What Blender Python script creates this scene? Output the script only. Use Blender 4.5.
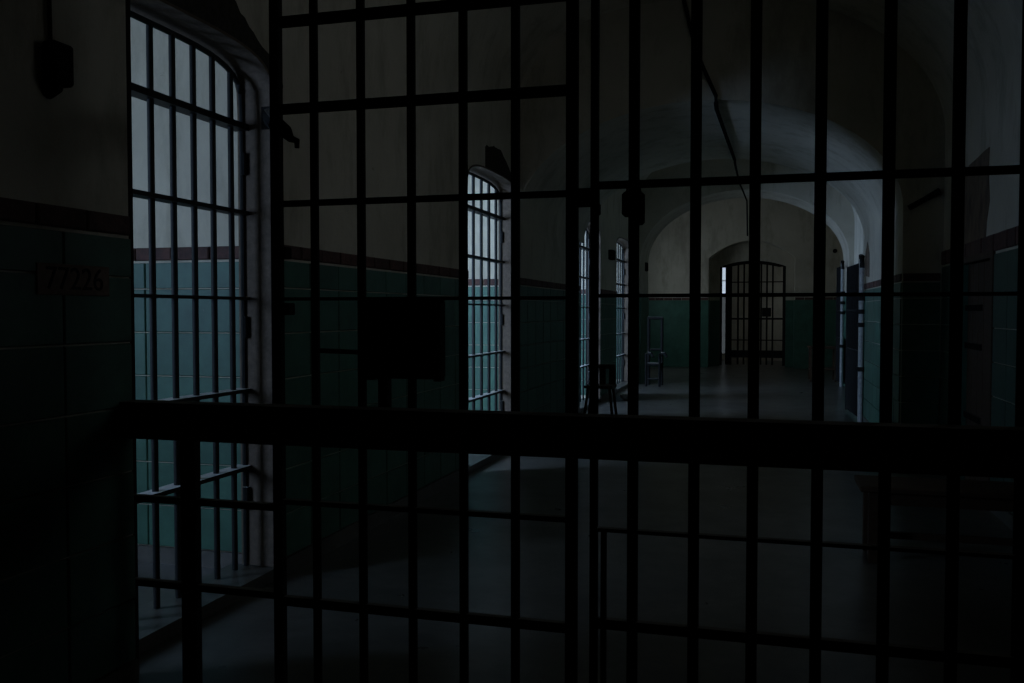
import bpy, bmesh, math, random
from mathutils import Matrix, Vector

for o in list(bpy.data.objects):
    bpy.data.objects.remove(o, do_unlink=True)
SC = bpy.context.scene
COL = SC.collection
RND = random.Random(7)

# ------------------------------------------------------------------ camera
FPX, CX, CY = 900.0, 512.0, 341.5
EYE = 1.485
YAW, PITCH = math.radians(15.7), math.atan(29.5 / FPX)
cam_d = bpy.data.cameras.new('camera')
cam_d.sensor_width = 36.0
cam_d.lens = 36.0 * FPX / 1024.0
cam_d.clip_start = 0.05
cam_d.clip_end = 200
cam = bpy.data.objects.new('camera', cam_d)
COL.objects.link(cam)
cam.location = (0, 0, EYE)
cam.rotation_euler = (math.pi / 2 - PITCH, 0, YAW)
SC.camera = cam
ROT = cam.rotation_euler.to_matrix()
ORG = Vector((0, 0, EYE))


def ray(x, y):
    return ROT @ Vector(((x - CX) / FPX, (CY - y) / FPX, -1.0))


def onX(x, y, X):
    d = ray(x, y)
    return ORG + d * (X / d.x)


def onY(x, y, Y):
    d = ray(x, y)
    return ORG + d * (Y / d.y)


# ------------------------------------------------------------------ sky, daylight, exposure
world = bpy.data.worlds.new('overcast_sky')
SC.world = world
world.use_nodes = True
bg = world.node_tree.nodes['Background']
bg.inputs['Color'].default_value = (0.74, 0.86, 1.0, 1)
bg.inputs['Strength'].default_value = 1.0

SC.view_settings.view_transform = 'Standard'
SC.view_settings.look = 'None'
SC.view_settings.gamma = 1.0
SC.view_settings.exposure = -0.08
SC.view_settings.use_curve_mapping = False
try:
    SC.cycles.use_denoising = True
    SC.cycles.denoiser = 'OPENIMAGEDENOISE'
    SC.cycles.max_bounces = 10
    SC.cycles.diffuse_bounces = 6
    SC.cycles.sample_clamp_indirect = 4.0
    SC.cycles.caustics_reflective = False
    SC.cycles.caustics_refractive = False
except Exception:
    pass

DAY = (0.40, 0.61, 1.0)


def window_light(name, loc, size_u, size_z, energy, facing='+X', color=DAY):
    """daylight standing in a window opening"""
    l = bpy.data.lights.new(name, 'AREA')
    l.shape = 'RECTANGLE'
    l.size, l.size_y = size_u, size_z
    l.energy = energy
    l.color = color
    o = bpy.data.objects.new(name, l)
    COL.objects.link(o)
    o.location = loc
    if facing == '+X':
        o.rotation_euler = (0, -math.pi / 2, 0)
        l.size, l.size_y = size_z, size_u
    if facing == '-X':
        o.rotation_euler = (0, math.pi / 2, 0)
        l.size, l.size_y = size_z, size_u
    return o


XO = -5.6            # inner face of the outer (window) wall of the cells
# cell windows: (y0, y1, z0, z1, watts)
CELL_WIN = [(0.4, 1.8, 1.2, 2.9, 150.0),
            (5.0, 6.4, 1.3, 2.9, 500.0),
            (11.5, 12.9, 1.2, 2.9, 430.0),
            (14.95, 16.15, 1.2, 2.9, 380.0)]
for (y0, y1, z0, z1, w) in CELL_WIN:
    window_light('cell_window_daylight', (XO - 0.12, (y0 + y1) / 2, (z0 + z1) / 2), y1 - y0, z1 - z0, w)
FAR_WIN = (21.6, 23.6, 1.2, 3.4)
XF = -3.6
window_light('hall_window_daylight', (XF - 0.12, 22.6, 2.3), 2.0, 2.2, 11.0, color=(0.60, 0.79, 1.0))
# yellowed window in the right wall of the near hall, and an unseen one added to fill the end room
NEAR_WIN = (4.4, 6.2, 2.0, 3.3)
YELLOWED = (1.0, 0.96, 0.76)
window_light('near_hall_daylight', (1.65 + 0.22, 5.3, 2.65), 1.8, 1.3, 0.75, facing='-X', color=YELLOWED)
ROOM_FILL_WIN = (26.4, 27.8, 1.2, 2.8)
window_light('end_room_fill_light', (2.0 + 0.12, 27.1, 2.0), 1.4, 1.6, 0.16, facing='-X', color=(1.0, 1.0, 0.92))  # added out of view to brighten the room behind the end gate

# ------------------------------------------------------------------ materials


def mat(name, build):
    m = bpy.data.materials.new(name)
    m.use_nodes = True
    nt = m.node_tree
    b = nt.nodes['Principled BSDF']
    build(nt, b)
    return m


def N(nt, t, **kw):
    n = nt.nodes.new(t)
    for k, v in kw.items():
        setattr(n, k, v)
    return n


def noise(nt, scale, detail=6, rough=0.6, stretch=None):
    g = N(nt, 'ShaderNodeNewGeometry')
    src = g.outputs['Position']
    if stretch:
        mp = N(nt, 'ShaderNodeMapping')
        mp.inputs['Scale'].default_value = stretch
        nt.links.new(src, mp.inputs['Vector'])
        src = mp.outputs['Vector']
    n = N(nt, 'ShaderNodeTexNoise')
    n.inputs['Scale'].default_value = scale
    n.inputs['Detail'].default_value = detail
    n.inputs['Roughness'].default_value = rough
    nt.links.new(src, n.inputs['Vector'])
    return n.outputs['Fac']


def ramp(nt, fac, stops):
    r = N(nt, 'ShaderNodeValToRGB')
    el = r.color_ramp.elements
    while len(el) < len(stops):
        el.new(0.5)
    for e, (p, c) in zip(el, stops):
        e.position = p
        e.color = (*c, 1)
    nt.links.new(fac, r.inputs['Fac'])
    return r.outputs['Color']


def mix(nt, fac, a, b, mode='MIX'):
    m = N(nt, 'ShaderNodeMix', data_type='RGBA', blend_type=mode)
    for s, v in ((m.inputs[0], fac), (m.inputs[6], a), (m.inputs[7], b)):
        if hasattr(v, 'links'):
            nt.links.new(v, s)
        elif isinstance(v, (int, float)):
            s.default_value = v
        else:
            s.default_value = (*v, 1)
    return m.outputs[2]


def bump(nt, b, height, strength=0.3, dist=0.02):
    n = N(nt, 'ShaderNodeBump')
    n.inputs['Strength'].default_value = strength
    n.inputs['Distance'].default_value = dist
    nt.links.new(height, n.inputs['Height'])
    nt.links.new(n.outputs['Normal'], b.inputs['Normal'])


def plaster(base, grime, peel):
    def f(nt, b):
        c = ramp(nt, noise(nt, 1.3), [(0.30, grime), (0.62, base)])
        v = ramp(nt, noise(nt, 3.1, 8, 0.7, (1, 1, 0.35)), [(0.36, (0.76, 0.75, 0.73)), (0.5, (1, 1, 1))])
        c = mix(nt, 1.0, c, v, 'MULTIPLY')
        spots = ramp(nt, noise(nt, 9.0, 8, 0.75), [(0.66, (0, 0, 0)), (0.70, (1, 1, 1))])
        c = mix(nt, spots, c, peel)
        nt.links.new(c, b.inputs['Base Color'])
        b.inputs['Roughness'].default_value = 0.9
        bump(nt, b, noise(nt, 14, 8, 0.7), 0.25, 0.02)
    return f


M_PLASTER = mat('old_plaster', plaster((0.52, 0.475, 0.375), (0.42, 0.38, 0.295), (0.25, 0.215, 0.165)))


def f_tile(nt, b):
    oi = N(nt, 'ShaderNodeObjectInfo')
    c = ramp(nt, noise(nt, 5.0, 8, 0.7), [(0.25, (0.034, 0.088, 0.062)), (0.6, (0.053, 0.138, 0.098)), (0.85, (0.072, 0.172, 0.124))])
    rr = ramp(nt, oi.outputs['Random'], [(0.0, (0.78, 0.80, 0.80)), (1.0, (1.0, 1.0, 1.0))])
    c = mix(nt, 1.0, c, rr, 'MULTIPLY')
    chips = ramp(nt, noise(nt, 22, 6, 0.7), [(0.70, (0, 0, 0)), (0.74, (1, 1, 1))])
    c = mix(nt, chips, c, (0.28, 0.25, 0.2))
    nt.links.new(c, b.inputs['Base Color'])
    b.inputs['Roughness'].default_value = 0.5
    b.inputs['Specular IOR Level'].default_value = 0.3
    bump(nt, b, noise(nt, 20, 6, 0.6), 0.12, 0.01)


M_TILE = mat('green_glazed_tile', f_tile)


def f_brick(nt, b):
    oi = N(nt, 'ShaderNodeObjectInfo')
    c = ramp(nt, noise(nt, 18, 8, 0.75), [(0.3, (0.045, 0.026, 0.022)), (0.55, (0.115, 0.050, 0.038)), (0.8, (0.17, 0.082, 0.06))])
    rr = ramp(nt, oi.outputs['Random'], [(0.0, (0.6, 0.62, 0.65)), (1.0, (1.0, 1.0, 1.0))])
    c = mix(nt, 1.0, c, rr, 'MULTIPLY')
    nt.links.new(c, b.inputs['Base Color'])
    b.inputs['Roughness'].default_value = 0.8
    bump(nt, b, noise(nt, 30, 8, 0.7), 0.5, 0.02)


M_BRICK = mat('red_brick', f_brick)


def f_patch(nt, b):
    c = ramp(nt, noise(nt, 9, 8, 0.7, (1, 1, 0.4)), [(0.3, (0.07, 0.05, 0.035)), (0.7, (0.22, 0.15, 0.10))])
    nt.links.new(c, b.inputs['Base Color'])
    b.inputs['Roughness'].default_value = 0.95
    bump(nt, b, noise(nt, 25, 8, 0.7), 0.6, 0.02)


M_PATCH = mat('bare_render', f_patch)


def f_floor(nt, b):
    c = ramp(nt, noise(nt, 1.6, 8, 0.65), [(0.3, (0.065, 0.060, 0.050)), (0.7, (0.108, 0.101, 0.085))])
    s = ramp(nt, noise(nt, 7, 8, 0.7), [(0.4, (0.75, 0.75, 0.75)), (0.6, (1, 1, 1))])
    c = mix(nt, 1.0, c, s, 'MULTIPLY')
    nt.links.new(c, b.inputs['Base Color'])
    r = ramp(nt, noise(nt, 2.5, 5), [(0.3, (0.27, 0.27, 0.27)), (0.7, (0.36, 0.36, 0.36))])
    nt.links.new(r, b.inputs['Roughness'])
    b.inputs['Specular IOR Level'].default_value = 0.35
    bump(nt, b, noise(nt, 12, 6, 0.6), 0.08, 0.01)


M_FLOOR = mat('worn_concrete', f_floor)


def f_iron(col, rough, metal, lit_dust=None, spec=0.12):
    def f(nt, b):
        c = ramp(nt, noise(nt, 25, 6, 0.7), [(0.35, tuple(v * 0.6 for v in col)), (0.7, col)])
        if lit_dust:            # pale dust on upward faces, with their lit look put into the colour
            g = N(nt, 'ShaderNodeNewGeometry')
            sp = N(nt, 'ShaderNodeSeparateXYZ')
            nt.links.new(g.outputs['Normal'], sp.inputs[0])
            f_ = ramp(nt, sp.outputs['Z'], [(0.80, (0, 0, 0)), (0.95, (1, 1, 1))])
            c = mix(nt, f_, c, lit_dust)
        nt.links.new(c, b.inputs['Base Color'])
        b.inputs['Roughness'].default_value = rough
        b.inputs['Metallic'].default_value = metal
        b.inputs['Specular IOR Level'].default_value = spec
        bump(nt, b, noise(nt, 60, 4, 0.6), 0.15, 0.005)
    return f


M_IRON = mat('black_iron', f_iron((0.020, 0.020, 0.019), 0.62, 0.0, (0.16, 0.15, 0.13), 0.0))
M_GATE = mat('dark_painted_iron', f_iron((0.022, 0.023, 0.022), 0.5, 0.0, (0.55, 0.54, 0.52)))
M_PALE = mat('pale_painted_iron', f_iron((0.42, 0.42, 0.40), 0.5, 0.0))
M_WOOD = mat('dark_stained_wood', f_iron((0.060, 0.036, 0.020), 0.55, 0.0))
M_DOOR = mat('brown_door_paint', f_iron((0.085, 0.052, 0.036), 0.6, 0.0))
M_PLATE = mat('enamel_plate', f_iron((0.18, 0.12, 0.085), 0.5, 0.0))
M_INK = mat('black_lettering', f_iron((0.008, 0.008, 0.008), 0.6, 0.0))
M_JAMB = mat('grimy_brown_jamb', f_iron((0.15, 0.115, 0.085), 0.85, 0.0))
M_FRAME = mat('window_frame_paint', f_iron((0.30, 0.30, 0.28), 0.6, 0.0))


def f_glass(op, col):
    def f(nt, b):
        tr = N(nt, 'ShaderNodeBsdfTransparent')
        tr.inputs['Color'].default_value = (*col, 1)
        mx = N(nt, 'ShaderNodeMixShader')
        mx.inputs['Fac'].default_value = op
        nt.links.new(tr.outputs[0], mx.inputs[1])
        nt.links.new(b.outputs[0], mx.inputs[2])
        b.inputs['Base Color'].default_value = (0.4, 0.4, 0.38, 1)
        b.inputs['Roughness'].default_value = 0.3
        nt.links.new(mx.outputs[0], nt.nodes['Material Output'].inputs['Surface'])
    return f


M_GLASS = mat('dusty_glass', f_glass(0.12, (0.9, 0.92, 0.93)))
M_DIRTY = mat('grimy_glass', f_glass(0.30, (0.36, 0.36, 0.35)))

# ------------------------------------------------------------------ mesh helpers


def tag(o, label=None, cat=None, group=None, kind=None):
    if label:
        o['label'] = label
    if cat:
        o['category'] = cat
    if group:
        o['group'] = group
    if kind:
        o['kind'] = kind
    return o


def link(name, me, m, parent=None):
    o = bpy.data.objects.new(name, me)
    COL.objects.link(o)
    if m and not me.materials:
        me.materials.append(m)
    if parent:
        o.parent = parent
    return o


def finish(name, bm, m, parent=None, smooth=False):
    bmesh.ops.recalc_face_normals(bm, faces=bm.faces)
    me = bpy.data.meshes.new(name)
    bm.to_mesh(me)
    bm.free()
    if smooth:
        for p in me.polygons:
            p.use_smooth = True
        try:
            me.set_sharp_from_angle(angle=math.radians(35))
        except Exception:
            pass
    return link(name, me, m, parent)


def empty(name, loc, label, cat, group=None):
    o = bpy.data.objects.new(name, None)
    COL.objects.link(o)
    o.location = loc
    o.empty_display_size = 0.1
    return tag(o, label, cat, group)


def to_world(o, parent):
    """keep an object that was built in world coordinates where it is under a moved parent"""
    o.parent = parent
    o.matrix_parent_inverse = Matrix.Translation(parent.location).inverted()
    return o


def add_box(bm, x0, x1, y0, y1, z0, z1, bev=0.0):
    r = bmesh.ops.create_cube(bm, size=1)
    vs = r['verts']
    for v in vs:
        v.co = Vector((x0 + (v.co.x + .5) * (x1 - x0), y0 + (v.co.y + .5) * (y1 - y0), z0 + (v.co.z + .5) * (z1 - z0)))
    if bev:
        es = list({e for v in vs for e in v.link_edges})
        bmesh.ops.bevel(bm, geom=es, offset=bev, segments=1, affect='EDGES')


def box(name, x0, x1, y0, y1, z0, z1, m, parent=None, bev=0.0):
    bm = bmesh.new()
    add_box(bm, x0, x1, y0, y1, z0, z1, bev)
    o = finish(name, bm, m)
    if parent:
        to_world(o, parent) if parent.type == 'EMPTY' else setattr(o, 'parent', parent)
    return o


def add_tube(bm, pts, r, seg=10, caps=True):
    pts = [Vector(p) for p in pts]
    rings = []
    for i, p in enumerate(pts):
        d = (pts[min(i + 1, len(pts) - 1)] - pts[max(i - 1, 0)]).normalized()
        ref = Vector((0, 0, 1)) if abs(d.z) < 0.9 else Vector((1, 0, 0))
        a = d.cross(ref).normalized()
        c = d.cross(a).normalized()
        rr = r[i] if isinstance(r, (list, tuple)) else r
        rings.append([bm.verts.new(p + a * (rr * math.cos(2 * math.pi * k / seg)) + c * (rr * math.sin(2 * math.pi * k / seg))) for k in range(seg)])
    for i in range(len(rings) - 1):
        for k in range(seg):
            bm.faces.new((rings[i][k], rings[i][(k + 1) % seg], rings[i + 1][(k + 1) % seg], rings[i + 1][k]))
    if caps:
        bm.faces.new(rings[0])
        bm.faces.new(rings[-1])


def tube(name, pts, r, m, parent=None, seg=10):
    bm = bmesh.new()
    add_tube(bm, pts, r, seg)
    o = finish(name, bm, m, smooth=True)
    if parent:
        to_world(o, parent) if parent.type == 'EMPTY' else setattr(o, 'parent', parent)
    return o


def prism(name, pts, axis, a0, a1, m, parent=None, smooth=False):
    """closed outline extruded along an axis: axis Y takes (x, z), axis X takes (y, z), axis Z takes (x, y)"""
    bm = bmesh.new()

    def P(p, a):
        return {'Y': (p[0], a, p[1]), 'X': (a, p[0], p[1]), 'Z': (p[0], p[1], a)}[axis]
    A = [bm.verts.new(P(p, a0)) for p in pts]
    B = [bm.verts.new(P(p, a1)) for p in pts]
    n = len(pts)
    bm.faces.new(A)
    bm.faces.new(B)
    for i in range(n):
        bm.faces.new((A[i], A[(i + 1) % n], B[(i + 1) % n], B[i]))
    o = finish(name, bm, m, smooth=smooth)
    if parent:
        to_world(o, parent) if parent.type == 'EMPTY' else setattr(o, 'parent', parent)
    return o


def struct(o):
    o['kind'] = 'structure'
    return o


# shared mesh of an upright round bar, one metre tall, 1 m radius scaled down
def unit_bar(name, m, seg=10):
    bm = bmesh.new()
    bmesh.ops.create_cone(bm, cap_ends=True, segments=seg, radius1=1, radius2=1, depth=1)
    for v in bm.verts:
        v.co.z += 0.5
    bmesh.ops.recalc_face_normals(bm, faces=bm.faces)
    me = bpy.data.meshes.new(name)
    bm.to_mesh(me)
    bm.free()
    for p in me.polygons:
        p.use_smooth = abs(p.normal.z) < 0.5
    me.materials.append(m)
    return me


BAR_IRON = unit_bar('iron_bar', M_IRON)
BAR_GATE = unit_bar('gate_bar', M_GATE)


def bar(me, x, y, z0, z1, r, parent, name='bar'):
    o = bpy.data.objects.new(name, me)
    COL.objects.link(o)
    o.location = (x, y, z0)
    o.scale = (r, r, z1 - z0)
    o.parent = parent
    if parent.type == 'EMPTY':
        o.matrix_parent_inverse = Matrix.Translation(parent.location).inverted()
    return o


# shared meshes of a tile and a brick: unit face, slightly pillowed edge
def unit_piece(name, m, bx, by):
    bm = bmesh.new()
    b = [bm.verts.new((sx * .5, sy * .5, 0)) for sx, sy in ((-1, -1), (1, -1), (1, 1), (-1, 1))]
    k = [bm.verts.new((sx * .5, sy * .5, .7)) for sx, sy in ((-1, -1), (1, -1), (1, 1), (-1, 1))]
    t = [bm.verts.new((sx * (.5 - bx), sy * (.5 - by), 1)) for sx, sy in ((-1, -1), (1, -1), (1, 1), (-1, 1))]
    for lo, hi in ((b, k), (k, t)):
        for i in range(4):
            bm.faces.new((lo[i], lo[(i + 1) % 4], hi[(i + 1) % 4], hi[i]))
    bm.faces.new(t)
    bm.faces.new(b[::-1])
    bmesh.ops.recalc_face_normals(bm, faces=bm.faces)
    me = bpy.data.meshes.new(name)
    bm.to_mesh(me)
    bm.free()
    me.materials.append(m)
    return me


TILE = unit_piece('tile', M_TILE, 0.012, 0.016)
M_TILE_SHADED = M_TILE.copy()  # darker copy of the tile: shade on the right wall put into its colour
M_TILE_SHADED.name = 'shaded_green_tile'
for n_ in M_TILE_SHADED.node_tree.nodes:
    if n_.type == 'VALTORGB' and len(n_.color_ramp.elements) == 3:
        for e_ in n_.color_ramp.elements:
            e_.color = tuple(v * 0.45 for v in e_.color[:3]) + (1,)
TILE_SHADED = unit_piece('shaded_tile', M_TILE_SHADED, 0.012, 0.016)
BRICK = unit_piece('brick', M_BRICK, 0.03, 0.08)


def face_frame(facing):
    if facing == '+X':
        return Vector((0, 1, 0)), Vector((1, 0, 0))
    if facing == '-X':
        return Vector((0, -1, 0)), Vector((-1, 0, 0))
    if facing == '-Y':
        return Vector((1, 0, 0)), Vector((0, -1, 0))
    if facing == '+Y':
        return Vector((-1, 0, 0)), Vector((0, 1, 0))


def piece(me, name, facing, c, u, z, w, h, d, parent):
    ax, nz = face_frame(facing)
    pos = Vector((c, u, z)) if facing[1] == 'X' else Vector((u, c, z))
    Mx = Matrix((ax * w, Vector((0, 0, h)), nz * d)).transposed().to_4x4()
    Mx.translation = pos
    o = bpy.data.objects.new(name, me)
    COL.objects.link(o)
    o.parent = parent
    o.matrix_world = Mx
    return o


ROWS = [0.10, 0.345, 0.60, 0.855, 1.11, 1.365, 1.62, 1.775]
ROWS_HI = ROWS[:-1] + [1.92]


def dado(parent, facing, c, u0, u1, rows=ROWS, band=(1.783, 1.863), tw=0.36, bw=0.25, tile=None):
    n = max(1, round((u1 - u0) / tw))
    w = (u1 - u0) / n
    for i in range(n):
        for z0, z1 in zip(rows[:-1], rows[1:]):
            piece(tile or TILE, 'tile', facing, c, u0 + (i + .5) * w, (z0 + z1) / 2, w - .007, z1 - z0 - .007, .014 + RND.uniform(-.002, .002), parent)
    n = max(1, round((u1 - u0) / bw))
    w = (u1 - u0) / n
    for i in range(n):
        piece(BRICK, 'brick', facing, c, u0 + (i + .5) * w, (band[0] + band[1]) / 2, w - .010, band[1] - band[0] - .006, .018 + RND.uniform(-.004, .005), parent)


def skirting(name, facing, c, u0, u1, z=0.098):
    t = 0.02
    if facing == '+X':
        o = box(name, c, c + t, u0, u1, 0, z, M_FLOOR)
    elif facing == '-X':
        o = box(name, c - t, c, u0, u1, 0, z, M_FLOOR)
    else:
        o = box(name, u0, u1, c - t, c, 0, z, M_FLOOR)
    return struct(o)


# ------------------------------------------------------------------ the setting
XL, XR = -2.6, 1.65            # corridor faces of the side walls of the halls
WT = 0.22                      # wall thickness at the cells
YA0, YA1 = 9.5, 13.2           # first narrow vaulted passage
YB0, YB1 = 18.6, 19.9          # second arch
YF = 24.7                      # end wall
ZTOP = 5.1

struct(box('floor', -6.2, 2.7, -3.6, 30.0, -0.2, 0.0, M_FLOOR))

OPEN = [(2.88, 4.43), (7.75, 9.49), (12.85, 14.6), (16.2, 18.35)]
ZS, RISE = 2.57, 0.27


def arch_z(y, y0, y1, zs=ZS, rise=RISE, n=3.6):
    t = min(1.0, abs((y - (y0 + y1) / 2) / ((y1 - y0) / 2)))
    return zs + rise * (1 - t ** n) ** (1 / n)


def wall_with_openings(name, y0, y1, h, x0, x1, opens, grow=0.04):
    pts = [(y0, 0)]
    for a, b in opens:
        pts += [(a, 0), (a, ZS)]
        for k in range(1, 24):
            th = math.pi * k / 24
            y = (a + b) / 2 - (b - a) / 2 * math.cos(th)
            pts.append((y, arch_z(y, a, b) + grow))
        pts += [(b, ZS), (b, 0)]
    pts += [(y1, 0), (y1, h), (y0, h)]
    return struct(prism(name, pts, 'X', x0, x1, M_PLASTER))


wall_left = wall_with_openings('wall_left', -3.5, YB1, 5.0, XL - WT, XL, OPEN)
XP = -2.42
YP = 3.02
wall_pier = struct(box('wall_near_left', XL, XP, -3.5, YP, 0, 4.1, M_PLASTER))

# right wall of the near hall with a doorway
DY0, DY1, DZ = 7.48, 8.60, 1.95
wall_right = struct(prism('wall_right', [(NEAR_WIN[1], 0), (DY0, 0), (DY0, DZ), (DY1, DZ), (DY1, 0), (YA0, 0), (YA0, 4.2), (NEAR_WIN[1], 4.2)], 'X', XR, XR + 0.4, M_PLASTER))
ny0, ny1, nz0, nz1 = NEAR_WIN
bmw = bmesh.new()
add_box(bmw, XR, XR + .4, -3.5, ny0, 0, 4.2)
add_box(bmw, XR, XR + .4, ny0, ny1, 0, nz0)
add_box(bmw, XR, XR + .4, ny0, ny1, nz1, 4.2)
wall_right_near = struct(finish('wall_right_near', bmw, M_PLASTER))
struct(box('wall_back', XL - WT, XR + 0.4, -3.7, -3.5, 0, ZTOP, M_PLASTER))


def vault_pts(cx=-0.65, aL=1.95, aR=2.30, z0=3.20, b=1.50, n=40):
    out = []
    for k in range(n + 1):
        t = math.pi * k / n
        c = math.cos(t)
        if c >= 0:
            x = cx + aR * c
            z = z0 + b * math.sin(t)
        else:
            u = -c
            x = cx - aL * u
            z = z0 + b * (1 - u ** 3) ** (1 / 3)
        out.append((x, z))
    return out


def vault(name, ya, yb, **kw):
    p = vault_pts(**kw)
    pts = p + [(p[-1][0] - 0.3, p[-1][1]), (p[-1][0] - 0.3, ZTOP), (p[0][0] + 0.35, ZTOP), (p[0][0] + 0.35, p[0][1])]
    return struct(prism(name, pts, 'Y', ya, yb, M_PLASTER, smooth=True))


vault('ceiling', -3.5, YA0)


def passage(name, ya, yb, xl, xr, zs, za, xo_l, xo_r, n=36):
    c, a = (xl + xr) / 2, (xr - xl) / 2
    pts = [(xr, 0), (xr, zs)]
    for k in range(1, n):
        t = math.pi * k / n
        pts.append((c + a * math.cos(t), zs + (za - zs) * math.sin(t)))
    pts.append((xl, zs))
    if xo_l < xl - 1e-6:
        pts += [(xl, 0), (xo_l, 0)]
    pts += [(xo_l, ZTOP), (xo_r, ZTOP), (xo_r, 0)]
    return struct(prism(name, pts, 'Y', ya, yb, M_PLASTER, smooth=True))


XPR = 1.285
wall_passage = passage('wall_passage', YA0, YA1, XL, XPR, 2.5, 3.66, XL, XR + 0.4)
vault('ceiling_second_hall', YA1, YB0)
wall_right2 = struct(box('wall_right_second_hall', XR, XR + 0.4, YA1, YB0, 0, 4.2, M_PLASTER))
wall_arch2 = passage('wall_second_arch', YB0, YB1, -2.48, 1.56, 2.55, 3.92, XL, XR + 0.4)

# hall at the end
XFR = 2.4
wy0, wy1, wz0, wz1 = FAR_WIN
bmw = bmesh.new()
add_box(bmw, XF - .3, XF, YB1, wy0, 0, 4.7)
add_box(bmw, XF - .3, XF, wy1, YF, 0, 4.7)
add_box(bmw, XF - .3, XF, wy0, wy1, 0, wz0)
add_box(bmw, XF - .3, XF, wy0, wy1, wz1, 4.7)
struct(finish('wall_end_hall_left', bmw, M_PLASTER))
struct(box('wall_end_hall_right', XFR, XFR + .3, YB1, YF, 0, 4.7, M_PLASTER))
struct(box('wall_end_hall_near', XF - .3, XL - 0.001, YB1 - 0.3, YB1, 0, 4.7, M_PLASTER))
struct(box('wall_end_hall_near_right', XR + 0.4, XFR + .3, YB1 - 0.3, YB1, 0, 4.7, M_PLASTER))
struct(box('ceiling_end_hall', XF - .3, XFR + .3, YB1, YF + 0.6, 4.7, 4.95, M_PLASTER))


def arched_wall(name, ya, yb, x0, x1, h, a0, a1, zs, rise, n=20, m=M_PLASTER):
    pts = [(x0, 0), (a0, 0), (a0, zs)]
    for k in range(1, n):
        x = a0 + (a1 - a0) * k / n
        t = abs((x - (a0 + a1) / 2) / ((a1 - a0) / 2))
        pts.append((x, zs + rise * (1 - t * t)))
    pts += [(a1, zs), (a1, 0), (x1, 0), (x1, h), (x0, h)]
    return struct(prism(name, pts, 'Y', ya, yb, m, smooth=True))


NX0, NX1 = -1.47, 0.75
GX0, GX1 = -1.20, 0.53
wall_far = arched_wall('wall_far', YF, YF + 0.6, XF - .3, XFR + .3, 4.7, NX0, NX1, 2.92, 0.46)
wall_far_in = arched_wall('wall_far_inner', YF + 0.6, YF + 0.85, NX0 - .4, NX1 + .4, 3.9, GX0, GX1, 2.72, 0.16)
# room beyond the end gate
YR0, YR1 = YF + 0.85, 28.6
SX0, SX1, SZ0, SZ1 = -1.295, -1.185, 0.20, 2.95
bmw = bmesh.new()
add_box(bmw, -2.6, SX0, YR1, YR1 + .2, 0, 3.9)
add_box(bmw, SX1, 2.0, YR1, YR1 + .2, 0, 3.9)
add_box(bmw, SX0, SX1, YR1, YR1 + .2, 0, SZ0)
add_box(bmw, SX0, SX1, YR1, YR1 + .2, SZ1, 3.9)
struct(finish('wall_end_room', bmw, M_PLASTER))
struct(box('wall_end_room_left', -2.8, -2.6, YR0, YR1 + .2, 0, 3.9, M_PLASTER))
ry0, ry1, rz0, rz1 = ROOM_FILL_WIN
bmw = bmesh.new()
add_box(bmw, 2.0, 2.2, YR0, ry0, 0, 3.9)
add_box(bmw, 2.0, 2.2, ry1, YR1 + .2, 0, 3.9)
add_box(bmw, 2.0, 2.2, ry0, ry1, 0, rz0)
add_box(bmw, 2.0, 2.2, ry0, ry1, rz1, 3.9)
struct(finish('wall_end_room_right', bmw, M_PLASTER))
struct(box('ceiling_end_room', -2.8, 2.2, YR0, YR1 + .2, 3.9, 4.05, M_PLASTER))
struct(box('wall_end_room_near', -2.8, NX0 - .4, YR0 - .2, YR0, 0, 3.9, M_PLASTER))
struct(box('wall_end_room_near_right', NX1 + .4, 2.2, YR0 - .2, YR0, 0, 3.9, M_PLASTER))

# narrow window of the end room: clear pane above, grimy panes below
win = struct(box('window_5', SX0, SX1, YR1 + .03, YR1 + .05, 2.02, SZ1, M_GLASS))
box('lower_pane', SX0, SX1, YR1 + .03, YR1 + .05, SZ0, 1.98, M_DIRTY, win)
box('glazing_bar', SX0, SX1, YR1 + .02, YR1 + .06, 1.98, 2.02, M_FRAME, win)
box('glazing_bar', SX0, SX1, YR1 + .02, YR1 + .06, 2.44, 2.465, M_FRAME, win)

# ---- the cells behind the left wall
ZC = 3.5
PART = [-0.75, 4.53, 9.78, 14.72, 18.46]      # near faces of the partitions (each 0.12 thick)
XI = XL - WT
partitions = []
for i, y in enumerate(PART):
    p = struct(box('wall_partition', XO, XI, y, y + 0.12, 0, ZC, M_PLASTER))
    partitions.append(p)
struct(box('ceiling_cells', XO - .3, XI, -0.75, YB1, ZC, ZC + 0.2, M_PLASTER))
bmw = bmesh.new()
ycur = -0.75
for (y0, y1, z0, z1, w) in CELL_WIN:
    add_box(bmw, XO - .3, XO, ycur, y0, 0, ZC)
    add_box(bmw, XO - .3, XO, y0, y1, 0, z0)
    add_box(bmw, XO - .3, XO, y0, y1, z1, ZC)
    ycur = y1
add_box(bmw, XO - .3, XO, ycur, YB1, 0, ZC)
struct(finish('wall_cell_windows', bmw, M_PLASTER))


def window_bars(n, x, y0, y1, z0, z1):
    w = struct(box('window_%d' % n, x - .02, x, y0, y1, z0, z0 + .05, M_FRAME))
    box('window_frame', x - .02, x, y0, y1, z1 - .05, z1, M_FRAME, w)
    box('window_frame', x - .02, x, y0, y0 + .05, z0 + .05, z1 - .05, M_FRAME, w)
    box('window_frame', x - .02, x, y1 - .05, y1, z0 + .05, z1 - .05, M_FRAME, w)
    for k in range(1, 4):
        bar(BAR_GATE, x + .03, y0 + (y1 - y0) * k / 4, z0, z1, .012, w)
    return w


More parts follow.
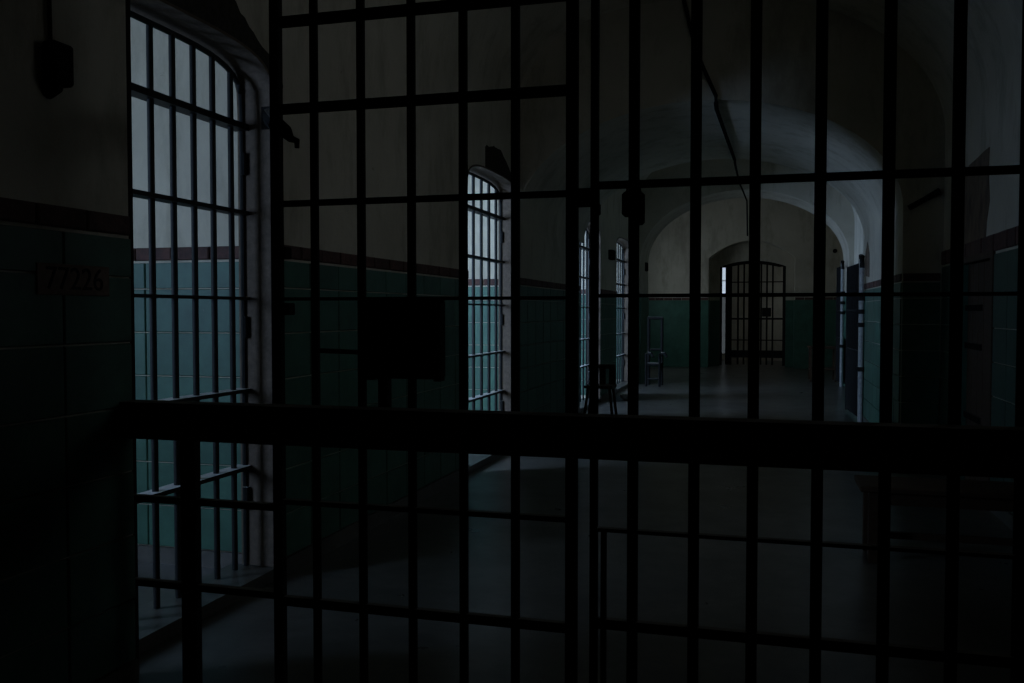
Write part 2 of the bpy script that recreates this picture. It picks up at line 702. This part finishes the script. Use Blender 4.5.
for i, (y0, y1, z0, z1, w) in enumerate(CELL_WIN):
    window_bars(i + 1, XO - .02, y0, y1, z0, z1)
window_bars(6, XF - .02, wy0, wy1, wz0, wz1)
window_bars(7, XR + .12, *NEAR_WIN)
window_bars(8, 2.06, *ROOM_FILL_WIN)  # unseen window added along with the fill light of the end room

# dark lining of the jambs and arches of the cell openings
for (a, b) in OPEN:
    outer = [(a, 0.07), (a, ZS)]
    inner = [(a + .012, 0.07), (a + .012, ZS)]
    for k in range(1, 24):
        th = math.pi * k / 24
        y = (a + b) / 2 - (b - a) / 2 * math.cos(th)
        outer.append((y, arch_z(y, a, b) + .04))
        yi = (a + b) / 2 - ((b - a) / 2 - .012) * math.cos(th)
        inner.append((yi, arch_z(yi, a + .012, b - .012) + .025))
    outer += [(b, ZS), (b, 0.07)]
    inner += [(b - .012, ZS), (b - .012, 0.07)]
    prism('jamb_lining', outer + inner[::-1], 'X', XI, XL + .004, M_JAMB, wall_left)

# ---- dado: green tiles under a course of red brick
dado(wall_pier, '+X', XP, 1.58, YP)
dado(wall_left, '+X', XL, OPEN[0][1], OPEN[1][0])
dado(wall_left, '+X', XL, OPEN[1][1], OPEN[2][0])
dado(wall_left, '+X', XL, OPEN[2][1], OPEN[3][0])
dado(partitions[1], '-Y', PART[1], XO + .02, XI)
dado(partitions[2], '-Y', PART[2], -4.4, XI)
dado(partitions[3], '-Y', PART[3], -3.7, XI, tw=.37)
dado(partitions[4], '-Y', PART[4], -3.7, XI, tw=.37)
dado(wall_right, '-X', XR, 6.22, DY0 - .03, ROWS_HI, (1.935, 2.07), bw=.2, tile=TILE_SHADED)
dado(wall_right, '-X', XR, DY1 + .03, YA0, ROWS_HI, (1.935, 2.07), bw=.2, tile=TILE_SHADED)
dado(wall_right_near, '-X', XR, 3.12, 6.2, ROWS_HI, (1.935, 1.995), bw=.2, tile=TILE_SHADED)
for k in range(6):
    w = (DY1 - DY0 + .06) / 6
    piece(BRICK, 'brick', '-X', XR, DY0 - .03 + (k + .5) * w, 2.0025, w - .01, .129, .018 + RND.uniform(-.004, .005), wall_right)
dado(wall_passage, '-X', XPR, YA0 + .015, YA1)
dado(wall_passage, '-Y', YA0, XPR + .0, XR - .02, tw=.4)
struct(box('trim_12', XR - .02, XR, YA1, YB0, 0.1, 1.86, M_TILE))
# beyond the second arch the tiles are too small to tell apart: plain panels
panels = [('-Y', YF, XF, NX0), ('-Y', YF, NX1, XFR)]
for i, (fc, c, u0, u1) in enumerate(panels):
    d = box('trim_%d' % (i + 1), u0, u1, c - .015, c, 0.0, 1.80, M_TILE)
    struct(d)
    n = round((u1 - u0) / .25)
    for k in range(n):
        w = (u1 - u0) / n
        piece(BRICK, 'brick', '-Y', c, u0 + (k + .5) * w, 1.835, w - .01, .066, .018, d)
struct(box('trim_3', -2.48, -2.465, YB0, YB1, 0, 1.80, M_TILE))
struct(box('trim_4', 1.545, 1.56, YB0, YB1, 0, 1.80, M_TILE))
struct(box('trim_5', XL + .001, -2.465, YB0 - .015, YB0, 0, 1.80, M_TILE))
struct(box('trim_6', 1.545, XR - .02, YB0 - .015, YB0, 0, 1.80, M_TILE))
struct(box('trim_7', NX0, NX0 + .015, YF, YF + .6, 0, 1.80, M_TILE))
struct(box('trim_13', NX0 + .015, GX0, YF + .585, YF + .6, 0, 1.80, M_TILE))
struct(box('trim_14', GX1, NX1 - .015, YF + .585, YF + .6, 0, 1.80, M_TILE))
struct(box('trim_8', NX1 - .015, NX1, YF, YF + .6, 0, 1.80, M_TILE))
skirting('baseboard_left', '+X', XL, OPEN[0][1], OPEN[1][0])
skirting('baseboard_left_second', '+X', XL, OPEN[1][1], OPEN[2][0])
skirting('baseboard_left_third', '+X', XL, OPEN[2][1], OPEN[3][0])
skirting('baseboard_pier', '+X', XP, 1.2, YP)
skirting('baseboard_cell', '-Y', PART[1], XO + .02, XI)
skirting('baseboard_passage', '-X', XPR, YA0 + .015, YA1)
skirting('baseboard_right', '-X', XR, 3.12, DY0 - .05)
skirting('baseboard_right_far', '-X', XR, DY1 + .05, YA0)


# bare patches where the plaster has come away
def patch(name, plane, c, pix, parent, depth=.006):
    pts = []
    for (x, y) in pix:
        p = onX(x, y, c) if plane == 'X' else onY(x, y, c)
        pts.append((p.y, p.z) if plane == 'X' else (p.x, p.z))
    return prism(name, pts, plane, c - depth, c, M_PATCH, parent)


patch('bare_patch', 'X', XR, [(963, 245), (965, 215), (963, 190), (966, 172), (970, 165), (978, 158), (985, 151), (990, 147), (989, 170), (990, 200), (987, 222), (986, 240)], wall_right)
patch('bare_patch', 'X', XPR, [(866, 276), (866, 252), (868, 242), (869.5, 252), (869.5, 277)], wall_passage)

# soot on the plaster above the openings of the first two cells
M_SOOT = mat('soot', f_iron((0.060, 0.054, 0.045), 0.95, 0.0, None, 0.0))
for (a, b), y_from in ((OPEN[0], 3.5), (OPEN[1], 8.3)):
    lo, hi = [], []
    n_ = 26
    for k in range(n_ + 1):
        y = y_from + (b - .004 - y_from) * k / n_
        lo.append((y, arch_z(y, a, b) + .041))
        t = k / n_
        h = (.10 + .20 * math.sin(math.pi * min(1, t * 1.15 + .1)) + RND.uniform(-.02, .03)) * (1 - .55 * t)
        hi.append((y + .10 * t * t, arch_z(y, a, b) + .045 + max(.03, h)))
    prism('soot_stain', lo + [(b + .01, ZS - .05), (b + .05, ZS - .05)] + hi[::-1], 'X', XL, XL + .003, M_SOOT, wall_left)

# ------------------------------------------------------------------ cell gates
XG = XL - 0.19


def cell_gate(y0, y1, label, step=.26):
    root = empty('cell_gate', (XG, (y0 + y1) / 2, 0.0), label, 'gate', 'barred gates of the cells along the left wall')
    # arched outer frame
    r = .015
    yy0, yy1 = y0 + r, y1 - r
    pts = [(XG, yy0, 0.06), (XG, yy0, ZS)]
    for k in range(1, 20):
        th = math.pi * k / 20
        y = (yy0 + yy1) / 2 - (yy1 - yy0) / 2 * math.cos(th)
        pts.append((XG, y, arch_z(y, yy0, yy1)))
    pts += [(XG, yy1, ZS), (XG, yy1, 0.06)]
    tube('frame', pts, r, M_GATE, root, 8)
    y = y1 - (.125 if step < .2 else .2)
    while y > y0 + .08:
        bar(BAR_GATE, XG, y, 0.07, arch_z(y, yy0, yy1), .0165, root)
        y -= step
    for z, h in ((0.62, .022), (1.05, .02), (1.56, .016), (2.03, .022), (2.50, .034)):
        box('rail', XG - .045, XG + .04, y0 + .01, y1 - .01, z - h / 2, z + h / 2, M_GATE, root)
    box('sill', XG - .10, XL, y0 + .002, y1 - .002, 0.0, 0.065, M_FLOOR, root)
    lp = box('lock_plate', XG - .02, XG + .045, y0 + .05, y0 + .22, 1.0, 1.22, M_GATE, root, .006)
    for z in (0.45, 1.4, 2.3):
        tube('hinge', [(XG + .01, y1 - .022, z - .06), (XG + .01, y1 - .022, z + .06)], .021, M_GATE, root, 8)
    return root


cell_gate(*OPEN[0], 'arched barred gate of the nearest cell beside the dark left wall', .165)
cell_gate(*OPEN[1], 'arched barred gate of the second cell, beyond the black lock box')
cell_gate(*OPEN[2], 'narrow-looking barred gate of the third cell behind the latch of the grille')
cell_gate(*OPEN[3], 'farthest barred gate on the left, beside the small wall box')

# ------------------------------------------------------------------ the grille across the near hall
YG = 3.06
GTOP = 3.15


def gx(x, y=312):
    return onY(x, y, YG).x


def gz(x, y):
    return onY(x, y, YG).z


# hinged door leaf
door = empty('barred_door', (gx(425), YG, 0.06), 'black iron barred door with a square lock box, in the middle of the grille', 'gate')
xs0, xs1 = gx(278), gx(572)
for name, xc, w in (('stile', xs0, .040), ('stile', xs1, .040)):
    box(name, xc - w / 2, xc + w / 2, YG - .018, YG + .018, 0.03, GTOP, M_IRON, door, .004)
for px in (315.5, 362, 412, 463.5, 515.5):
    bar(BAR_IRON, gx(px), YG, 0.05, GTOP, .0165, door)
for px, py, h in ((283, 22.4, .036), (285, 109.5, .034), (285, 204, .021), (300, 299, .012), (360, 506, .018), (301, 601.5, .034)):
    z = gz(px, py)
    box('rail', xs0, xs1, YG - .015, YG + .012, z - h / 2, z + h / 2, M_IRON, door)
box('rail', xs0, xs1, YG - .015, YG + .012, GTOP - .03, GTOP, M_IRON, door)
# lock box on the camera side of the bars
YLB = YG - .075
lb0, lb1 = onY(361, 340, YLB).x, onY(446, 340, YG + .03).x
lz0, lz1 = onY(403, 379, YLB).z, onY(403, 300, YLB).z
lock = box('lock_box', lb0, lb1, YG - .075, YG + .03, lz0, lz1, M_IRON, door, .008)
box('cover_plate', lb0 + .03, lb1 - .03, YG - .083, YG - .074, lz0 + .03, lz1 - .03, M_IRON, lock, .003)
tube('keyhole_boss', [((lb0 + lb1) / 2 + .05, YG - .083, (lz0 + lz1) / 2), ((lb0 + lb1) / 2 + .05, YG - .10, (lz0 + lz1) / 2)], .022, M_IRON, lock, 12)
for fx in (lb0 + .014, lb1 - .014):
    box('strap', fx - .012, fx + .012, YG - .03, YG + .02, lz0 - .01, lz1 + .01, M_IRON, lock)
tube('bolt_rod', [(gx(317), YG - .03, gz(320, 350)), (lb0 + .01, YG - .03, gz(358, 352))], .009, M_IRON, door)
box('strut', gx(380), gx(389), YG - .02, YG + .02, gz(384, 412), lz0, M_IRON, door)
for (px, py) in ((284, 253), (287, 309)):
    box('hinge_lug', gx(px) - .022, gx(px) + .022, YG - .025, YG + .025, gz(px, py + 6), gz(px, py - 6), M_IRON, door, .004)
# catch at the free edge
box('catch', gx(570, 200), gx(601, 200), YG - .055, YG - .019, gz(588, 208), gz(588, 190), M_IRON, door, .005)
box('catch_tongue', gx(596, 200), gx(602, 200), YG - .05, YG - .019, gz(598, 216), gz(598, 205), M_IRON, door, .003)
# hook by the hinge stile
hk = [onY(277, 122, YG - .03), onY(286, 132, YG - .03), onY(291, 139, YG - .03), onY(297, 141, YG - .03), onY(297, 148, YG - .03)]
tube('hook', hk, [.022, .026, .014, .012, .009], M_IRON, door, 8)

# diagonal stay from the hinge stile back to the wall
stay = tube('wall_stay', [onY(262, 128, YG), Vector((xs0 - .025, YG + .02, gz(276, 126)))], .02, M_IRON)
bpy.data.objects.remove(stay)
sa = Vector((xs0 - .005, YG + .03, gz(277, 127)))
sb = Vector((XL - .02, OPEN[0][1] - .002, 2.555))
stay = empty('wall_stay', sb, 'short black iron stay tying the door post to the wall beside the nearest cell', 'bracket')
tube('rod', [sa, sb], [.03, .05], M_IRON, stay, 8)
box('wall_plate', sb.x - .05, sb.x + .018, sb.y - .012, sb.y + .001, sb.z - .07, sb.z + .07, M_IRON, stay)

# fixed panel on the right
panel = empty('barred_panel', (gx(820), YG, 0.0), 'fixed black iron panel of tall bars filling the right half of the view', 'grille')
xp0 = gx(594.5)
XEND = XR - .01
box('post', xp0 - .0125, xp0 + .0125, YG - .018, YG + .018, 0, GTOP, M_IRON, panel, .003)
bxs = [gx(p) for p in (633.5, 695, 754, 819, 887, 956, 1024)]
while bxs[-1] + .21 < XEND - .05:
    bxs.append(bxs[-1] + .205)
for X in bxs:
    bar(BAR_IRON, X, YG, 0.0, GTOP, .019, panel)
for px, py, h in ((760, 179.5, .024), (760, 295, .012), (720, 537, .012), (700, 632, .034)):
    z = gz(px, py)
    box('rail', xp0, XEND, YG - .015, YG + .012, z - h / 2, z + h / 2, M_IRON, panel)
box('rail', xp0, XEND, YG - .015, YG + .012, GTOP - .03, GTOP, M_IRON, panel)
box('strut', gx(602), gx(607), YG - .012, YG + .012, 0, gz(604, 531), M_IRON, panel)
pl = empty('padlock', onY(634, 215, YG - .03), 'chunky black padlock hanging on the first bar of the right panel', 'padlock')
c = onY(633, 206, YG - .045)
box('body', c.x - .035, c.x + .038, YG - .07, YG - .02, gz(633, 218), gz(633, 194), M_IRON, pl, .008)
box('hasp', gx(634, 210), gx(646, 210), YG - .065, YG - .02, gz(640, 226), gz(640, 210), M_IRON, pl, .008)
tube('shackle', [(c.x - .02, YG - .045, gz(633, 194)), (c.x - .02, YG - .045, gz(633, 188)), (c.x + .02, YG - .045, gz(633, 188)), (c.x + .02, YG - .045, gz(633, 194))], .008, M_IRON, pl, 8)

# low fence between the left wall and the door
fence = empty('low_fence', (gx(200), YG, 0.0), 'low black iron fence between the left wall and the barred door', 'fence')
box('wall_post', XP - .078, XP - .030, YG - .022, YG + .03, 0, GTOP + .4, M_IRON, fence, .004)
box('post', gx(183, 500), gx(198, 500), YG - .02, YG + .02, 0, gz(190, 420), M_IRON, fence, .004)
for px, py, h in ((200, 502, .026), (160, 583.5, .026)):
    z = gz(px, py)
    box('rail', XP - .03, xs0 - .02, YG - .015, YG + .015, z - h / 2, z + h / 2, M_IRON, fence)

# heavy beam laid across in front of the bars
YBM = YG - .075
zb1 = onY(285, 407.5, YBM).z
zb0 = onY(560, 456, YBM).z
beam = empty('cross_beam', ((XP + XR) / 2, YBM, zb0), 'heavy dark beam running across the whole grille at waist height', 'beam')
box('timber', XP + .002, XR - .002, YBM - .045, YBM + .045, zb0, zb1, M_WOOD, beam, .006)
box('iron_capping', XP + .002, XR - .002, YBM - .047, YBM + .047, zb1, zb1 + .007, M_IRON, beam)

# ------------------------------------------------------------------ number plate and box on the near left wall
a = onX(32, 265, XP)
b_ = onX(105, 296, XP)
pz0, pz1 = 1.545, 1.655
plate = box('number_plate', XP + .0145, XP + .022, a.y, b_.y, pz0, pz1, M_PLATE, None, .002)
tag(plate, 'rusty number plate reading 77226 on the dark left wall', 'sign')
tc = bpy.data.curves.new('number', 'FONT')
tc.body = '77226'
tc.size = 0.115
tc.align_x = 'CENTER'
tc.align_y = 'CENTER'
tc.extrude = 0.0015
tmp = bpy.data.objects.new('number_tmp', tc)
COL.objects.link(tmp)
bpy.context.view_layer.update()
me = bpy.data.meshes.new_from_object(tmp.evaluated_get(bpy.context.evaluated_depsgraph_get()))
bpy.data.objects.remove(tmp)
me.materials.clear()
num = link('number', me, M_INK, plate)
Mx = Matrix(((0, 0, 1, XP + .0225), (1, 0, 0, (a.y + b_.y) / 2), (0, 1, 0, (pz0 + pz1) / 2), (0, 0, 0, 1)))
num.matrix_world = Mx

c = onX(52, 66, XP)
bell = empty('bell_box', (XP, c.y, c.z - .12), 'black box with a cable high on the dark left wall', 'box')
box('case', XP, XP + .06, c.y - .055, c.y + .045, c.z - .07, c.z + .075, M_IRON, bell, .01)
tube('gong', [(XP + .0, c.y - .02, c.z - .085), (XP + .05, c.y - .02, c.z - .085)], [.035, .015], M_IRON, bell, 14)
tube('cable', [(XP + .012, c.y - .02, c.z + .075), (XP + .012, c.y - .025, c.z + .5), (XP + .012, c.y - .02, c.z + 1.2)], .008, M_IRON, bell, 6)

# ------------------------------------------------------------------ door in the right wall
d1 = struct(box('door_1', XR + .06, XR + .065, DY0 + .06, DY1 - .06, .02, DZ - .06, M_DOOR))
pw = (DY1 - DY0 - .13) / 5
for k in range(5):
    box('plank', XR + .03, XR + .06, DY0 + .065 + k * pw + .004, DY0 + .065 + (k + 1) * pw - .004, .02, DZ - .062, M_DOOR, d1, .003)
for py in (308, 345, 414):
    z = max(.35, onX(963, py, XR).z)
    hg = box('hinge', XR + .012, XR + .03, DY1 - .62, DY1 - .05, z - .025, z + .025, M_IRON, d1)
    tube('hinge_pin', [(XR - .012, DY1 + .0, z - .06), (XR - .012, DY1 + .0, z + .06)], .024, M_IRON, hg, 8)
tf = struct(box('trim_9', XR - .02, XR + .06, DY1 - .055, DY1 + .03, 0, DZ - .0, M_TILE))
tf2 = struct(box('trim_10', XR - .02, XR + .06, DY0 - .03, DY0 + .055, 0, DZ - .0, M_DOOR))
tf3 = struct(box('trim_11', XR - .02, XR + .06, DY0 + .055, DY1 - .055, DZ - .055, DZ - .0, M_DOOR))
struct(box('wall_behind_door', XR + .4, XR + .45, DY0 - .1, DY1 + .1, 0, DZ + .1, M_PLASTER))

# iron bracket on the dark pier face
p0, p1 = onY(940, 191, YA0 - .05), onY(909, 208, YA0 - .05)
br = empty('iron_bracket', (p0.x, YA0, p0.z), 'slanting black iron bar high on the dark pier at right', 'bracket')
tube('arm', [p0, p0.lerp(p1, .5), p1], [.034, .026, .028], M_IRON, br, 8)
tube('fixing', [(p0.x - .02, YA0 - .05, p0.z - .01), (p0.x - .02, YA0, p0.z - .01)], .022, M_IRON, br, 8)
tube('fixing', [(p1.x + .02, YA0 - .05, p1.z + .01), (p1.x + .02, YA0, p1.z + .01)], .018, M_IRON, br, 8)

# ------------------------------------------------------------------ bench near the right wall
bn = empty('bench', (1.1, 5.85, 0), 'dark wooden bench beyond the right side of the grille', 'bench')
box('seat', .55, 1.62, 5.62, 6.02, .425, .46, M_WOOD, bn, .006)
box('apron', .60, 1.58, 5.66, 5.69, .35, .425, M_WOOD, bn)
box('apron', .60, 1.58, 5.95, 5.98, .35, .425, M_WOOD, bn)
for lx in (.60, 1.52):
    for ly in (5.65, 5.94):
        box('leg', lx, lx + .055, ly, ly + .055, 0, .43, M_WOOD, bn, .003)
box('stretcher', .63, 1.55, 5.80, 5.83, .12, .16, M_WOOD, bn)

# ------------------------------------------------------------------ far things
# high-backed chair before the second arch
ch = empty('high_backed_chair', (-2.13, 18.2, 0), 'tall black iron chair with armrests beside the second arch', 'chair')
for lx in (-2.275, -2.01):
    tube('back_post', [(lx, 18.4, 0), (lx, 18.4, 1.37)], .03, M_IRON, ch, 8)
    tube('leg', [(lx, 17.98, 0), (lx, 17.98, .66)], .024, M_IRON, ch, 8)
    tube('armrest', [(lx, 18.4, .66), (lx + .05, 17.98, .66), (lx + .12, 17.84, .67), (lx + .16, 17.82, .60)], .026, M_IRON, ch, 8)
tube('top_rail', [(-2.30, 18.4, 1.36), (-1.985, 18.4, 1.36)], .03, M_IRON, ch, 8)
tube('back_rail', [(-2.28, 18.4, .72), (-2.005, 18.4, .72)], .02, M_IRON, ch, 8)
box('seat', -2.29, -2.0, 17.96, 18.41, .42, .46, M_IRON, ch, .005)
tube('foot_rail', [(-2.275, 17.98, .15), (-2.01, 17.98, .15)], .016, M_IRON, ch, 8)

# stool by the third cell
st = empty('stool', (-2.22, 12.50, 0), 'dark four-legged stool with a slatted back below the third cell gate', 'stool')
box('seat', -2.42, -2.02, 12.31, 12.69, .42, .46, M_WOOD, st, .005)
for sx in (-1, 1):
    for sy in (-1, 1):
        tube('leg', [(-2.22 + sx * .2, 12.50 + sy * .18, 0), (-2.22 + sx * .15, 12.50 + sy * .14, .43)], .02, M_WOOD, st, 8)
for sx in (-.14, 0, .14):
    box('back_slat', -2.22 + sx - .045, -2.22 + sx + .045, 12.65, 12.675, .45, .70, M_WOOD, st)
box('back_rail', -2.42, -2.04, 12.645, 12.685, .68, .74, M_WOOD, st, .004)
# pale bowl further on, by the wall
bm = bmesh.new()
prof = [(.0, .015), (.06, .012), (.11, .05), (.135, .10), (.125, .10), (.10, .055), (.0, .03)]
ringz = []
for r, z in prof:
    ringz.append([bm.verts.new((r * math.cos(2 * math.pi * k / 16), r * math.sin(2 * math.pi * k / 16), z)) for k in range(16)])
for i in range(len(ringz) - 1):
    for k in range(16):
        bm.faces.new((ringz[i][k], ringz[i][(k + 1) % 16], ringz[i + 1][(k + 1) % 16], ringz[i + 1][k]))
bmesh.ops.remove_doubles(bm, verts=bm.verts, dist=1e-4)
bowl = finish('bowl', bm, M_PALE, smooth=True)
bowl.location = (-2.25, 15.2, -.012)
tag(bowl, 'small pale bowl on the floor before the farthest cell gate', 'bowl')

# two pale posts of gates folded open on the right


def open_leaf(x, y, length, top, ang, label, npan):
    root = empty('folded_gate', (x, y, 0), label, 'gate', 'gates folded open along the right side')
    dx, dy = math.sin(ang), math.cos(ang)

    def at(s, z):
        return (x + dx * s, y + dy * s, z)
    tube('hinge_post', [at(0, .0), at(0, top)], .034, M_PALE, root, 10)
    tube('cap', [at(-.03, top - .12), at(-.02, top + .03), at(.06, top + .05), at(.10, top - .10)], .032, M_IRON, root, 8)
    for z in (top * .33, top * .60, top * .68, top * .76):
        tube('collar', [at(0, z - .03), at(0, z + .03)], .055, M_IRON, root, 10)
    tube('end_stile', [at(length, .05), at(length, top - .05)], .022, M_IRON, root, 8)
    for k in range(1, npan):
        tube('bar', [at(length * k / npan, .95), at(length * k / npan, top - .06)], .014, M_IRON, root, 8)
    for z in (.08, .95, 1.5, top - .06):
        tube('rail', [at(0, z), at(length, z)], .018, M_IRON, root, 8)
    bmx = bmesh.new()
    q = [at(.03, .08), at(length, .08), at(length, .95), at(.03, .95)]
    nx, ny = dy * .012, -dx * .012
    A = [bmx.verts.new((p[0] + nx, p[1] + ny, p[2])) for p in q]
    B = [bmx.verts.new((p[0] - nx, p[1] - ny, p[2])) for p in q]
    bmx.faces.new(A)
    bmx.faces.new(B[::-1])
    for i in range(4):
        bmx.faces.new((A[i], A[(i + 1) % 4], B[(i + 1) % 4], B[i]))
    to_world(finish('kick_panel', bmx, M_IRON), root)
    return root


open_leaf(1.232, 12.8, 1.25, 2.19, math.radians(-3), 'barred gate folded open with a pale post at the end of the lit right wall', 8)
open_leaf(1.47, 18.95, 0.85, 2.45, math.radians(-2), 'more distant folded gate with a pale post by the second arch', 6)

# low table in the second hall
tb = empty('low_table', (1.2, 20.5, 0), 'low dark table at the right just beyond the second arch', 'table')
box('top', .90, 1.50, 20.1, 20.9, .70, .74, M_WOOD, tb, .005)
for lx in (.93, 1.43):
    for ly in (20.13, 20.83):
        box('leg', lx, lx + .04, ly, ly + .04, 0, .70, M_WOOD, tb)
box('shelf', .92, 1.48, 20.15, 20.85, .25, .28, M_WOOD, tb)

# small boxes on the walls
c = onX(609.5, 255, XL)
wb = empty('wall_box', (XL, c.y, c.z - .08), 'small black box on the left wall between the last two cell gates', 'box')
box('case', XL, XL + .08, c.y - .13, c.y + .13, c.z - .085, c.z + .085, M_IRON, wb, .01)
box('lid', XL + .08, XL + .09, c.y - .11, c.y + .11, c.z - .07, c.z + .07, M_IRON, wb, .003)
c = onX(645.5, 267, -2.48)
wb = empty('switch_box', (-2.48, c.y, c.z - .08), 'tiny dark switch box on the left pier of the second arch', 'box')
box('case', -2.48, -2.43, c.y - .10, c.y + .10, c.z - .09, c.z + .09, M_IRON, wb, .006)
tube('conduit', [(-2.47, c.y, c.z + .09), (-2.47, c.y, 2.55)], .008, M_IRON, wb, 6)
c = onY(835, 251, YF)
vt = empty('wall_vent', (c.x, YF, c.z - .05), 'small round dark vent on the end wall at right', 'vent')
tube('ring', [(c.x, YF, c.z), (c.x, YF - .03, c.z)], .055, M_IRON, vt, 14)
tube('cowl', [(c.x, YF - .03, c.z), (c.x, YF - .05, c.z)], [.045, .02], M_IRON, vt, 14)

# conduit running down the arch faces and along the vault
pa = [onY(678, -40, YA0 - .02), onY(684, 0, YA0 - .02), onY(692, 35, YA0 - .02), onY(702, 65, YA0 - .02), onY(716, 96, YA0 - .02)]
X1 = pa[-1].x
pts = [tuple(p) for p in pa] + [(X1, YA0 - .01, 3.62), (X1 - .01, YA0 + .3, 3.625), (-.43, YA1 - .1, 3.62)]
cd = empty('ceiling_conduit', pts[0], 'sagging dark conduit running down the arch and along the vault', 'conduit')
tube('pipe', pts, .023, M_IRON, cd, 6)
pb = [onY(739, 182, YB0 - .02), onY(743, 191, YB0 - .02), onY(747, 201, YB0 - .02), onY(747.5, 236, YB0 - .02)]
cd2 = empty('hanging_cable', pb[0], 'thin dark cable dangling before the second arch', 'cable')
tube('wire', [(-.43, YA1 - .04, 3.61), (-.44, YA1 + .4, 3.64)] + [tuple(p) for p in pb], .018, M_IRON, cd2, 6)

# ------------------------------------------------------------------ gate in the end wall
YE = YF + .70
eg = empty('end_gate', ((GX0 + GX1) / 2, YE, 0), 'barred gate standing slightly ajar in the arched niche of the end wall', 'gate')


def end_top(x):
    t = abs((x - (GX0 + GX1) / 2) / ((GX1 - GX0) / 2))
    return 2.70 + .14 * (1 - min(1, t) ** 2)


gp = [(GX0 + .012, YE, 0.03), (GX0 + .012, YE, end_top(GX0 + .03))]
for k in range(1, 12):
    x = GX0 + .012 + (GX1 - GX0 - .04) * k / 12
    gp.append((x, YE, end_top(x)))
gp += [(GX1 - .028, YE, end_top(GX1 - .03)), (GX1 - .028, YE, 0.03)]
tube('frame', gp, .05, M_IRON, eg, 8)


def ex(px):
    return onY(px, 312, YE).x


st0, st1 = ex(725.4), ex(731.8)
box('stile', st0, st1, YE - .03, YE + .03, .04, end_top((st0 + st1) / 2), M_IRON, eg)
for px in (738, 743.9, 749.5, 755, 761, 766.8, 772.6):
    bar(BAR_IRON, ex(px), YE, .05, end_top(ex(px)), .024, eg)
for z, h in ((.34, .20), (.72, .03), (1.30, .05), (2.30, .03)):
    box('rail', st0, GX1 - .05, YE - .02, YE + .02, z - h / 2, z + h / 2, M_IRON, eg)
box('lock_plate', ex(762), ex(771), YE - .04, YE + .03, 1.36, 1.60, M_IRON, eg, .006)
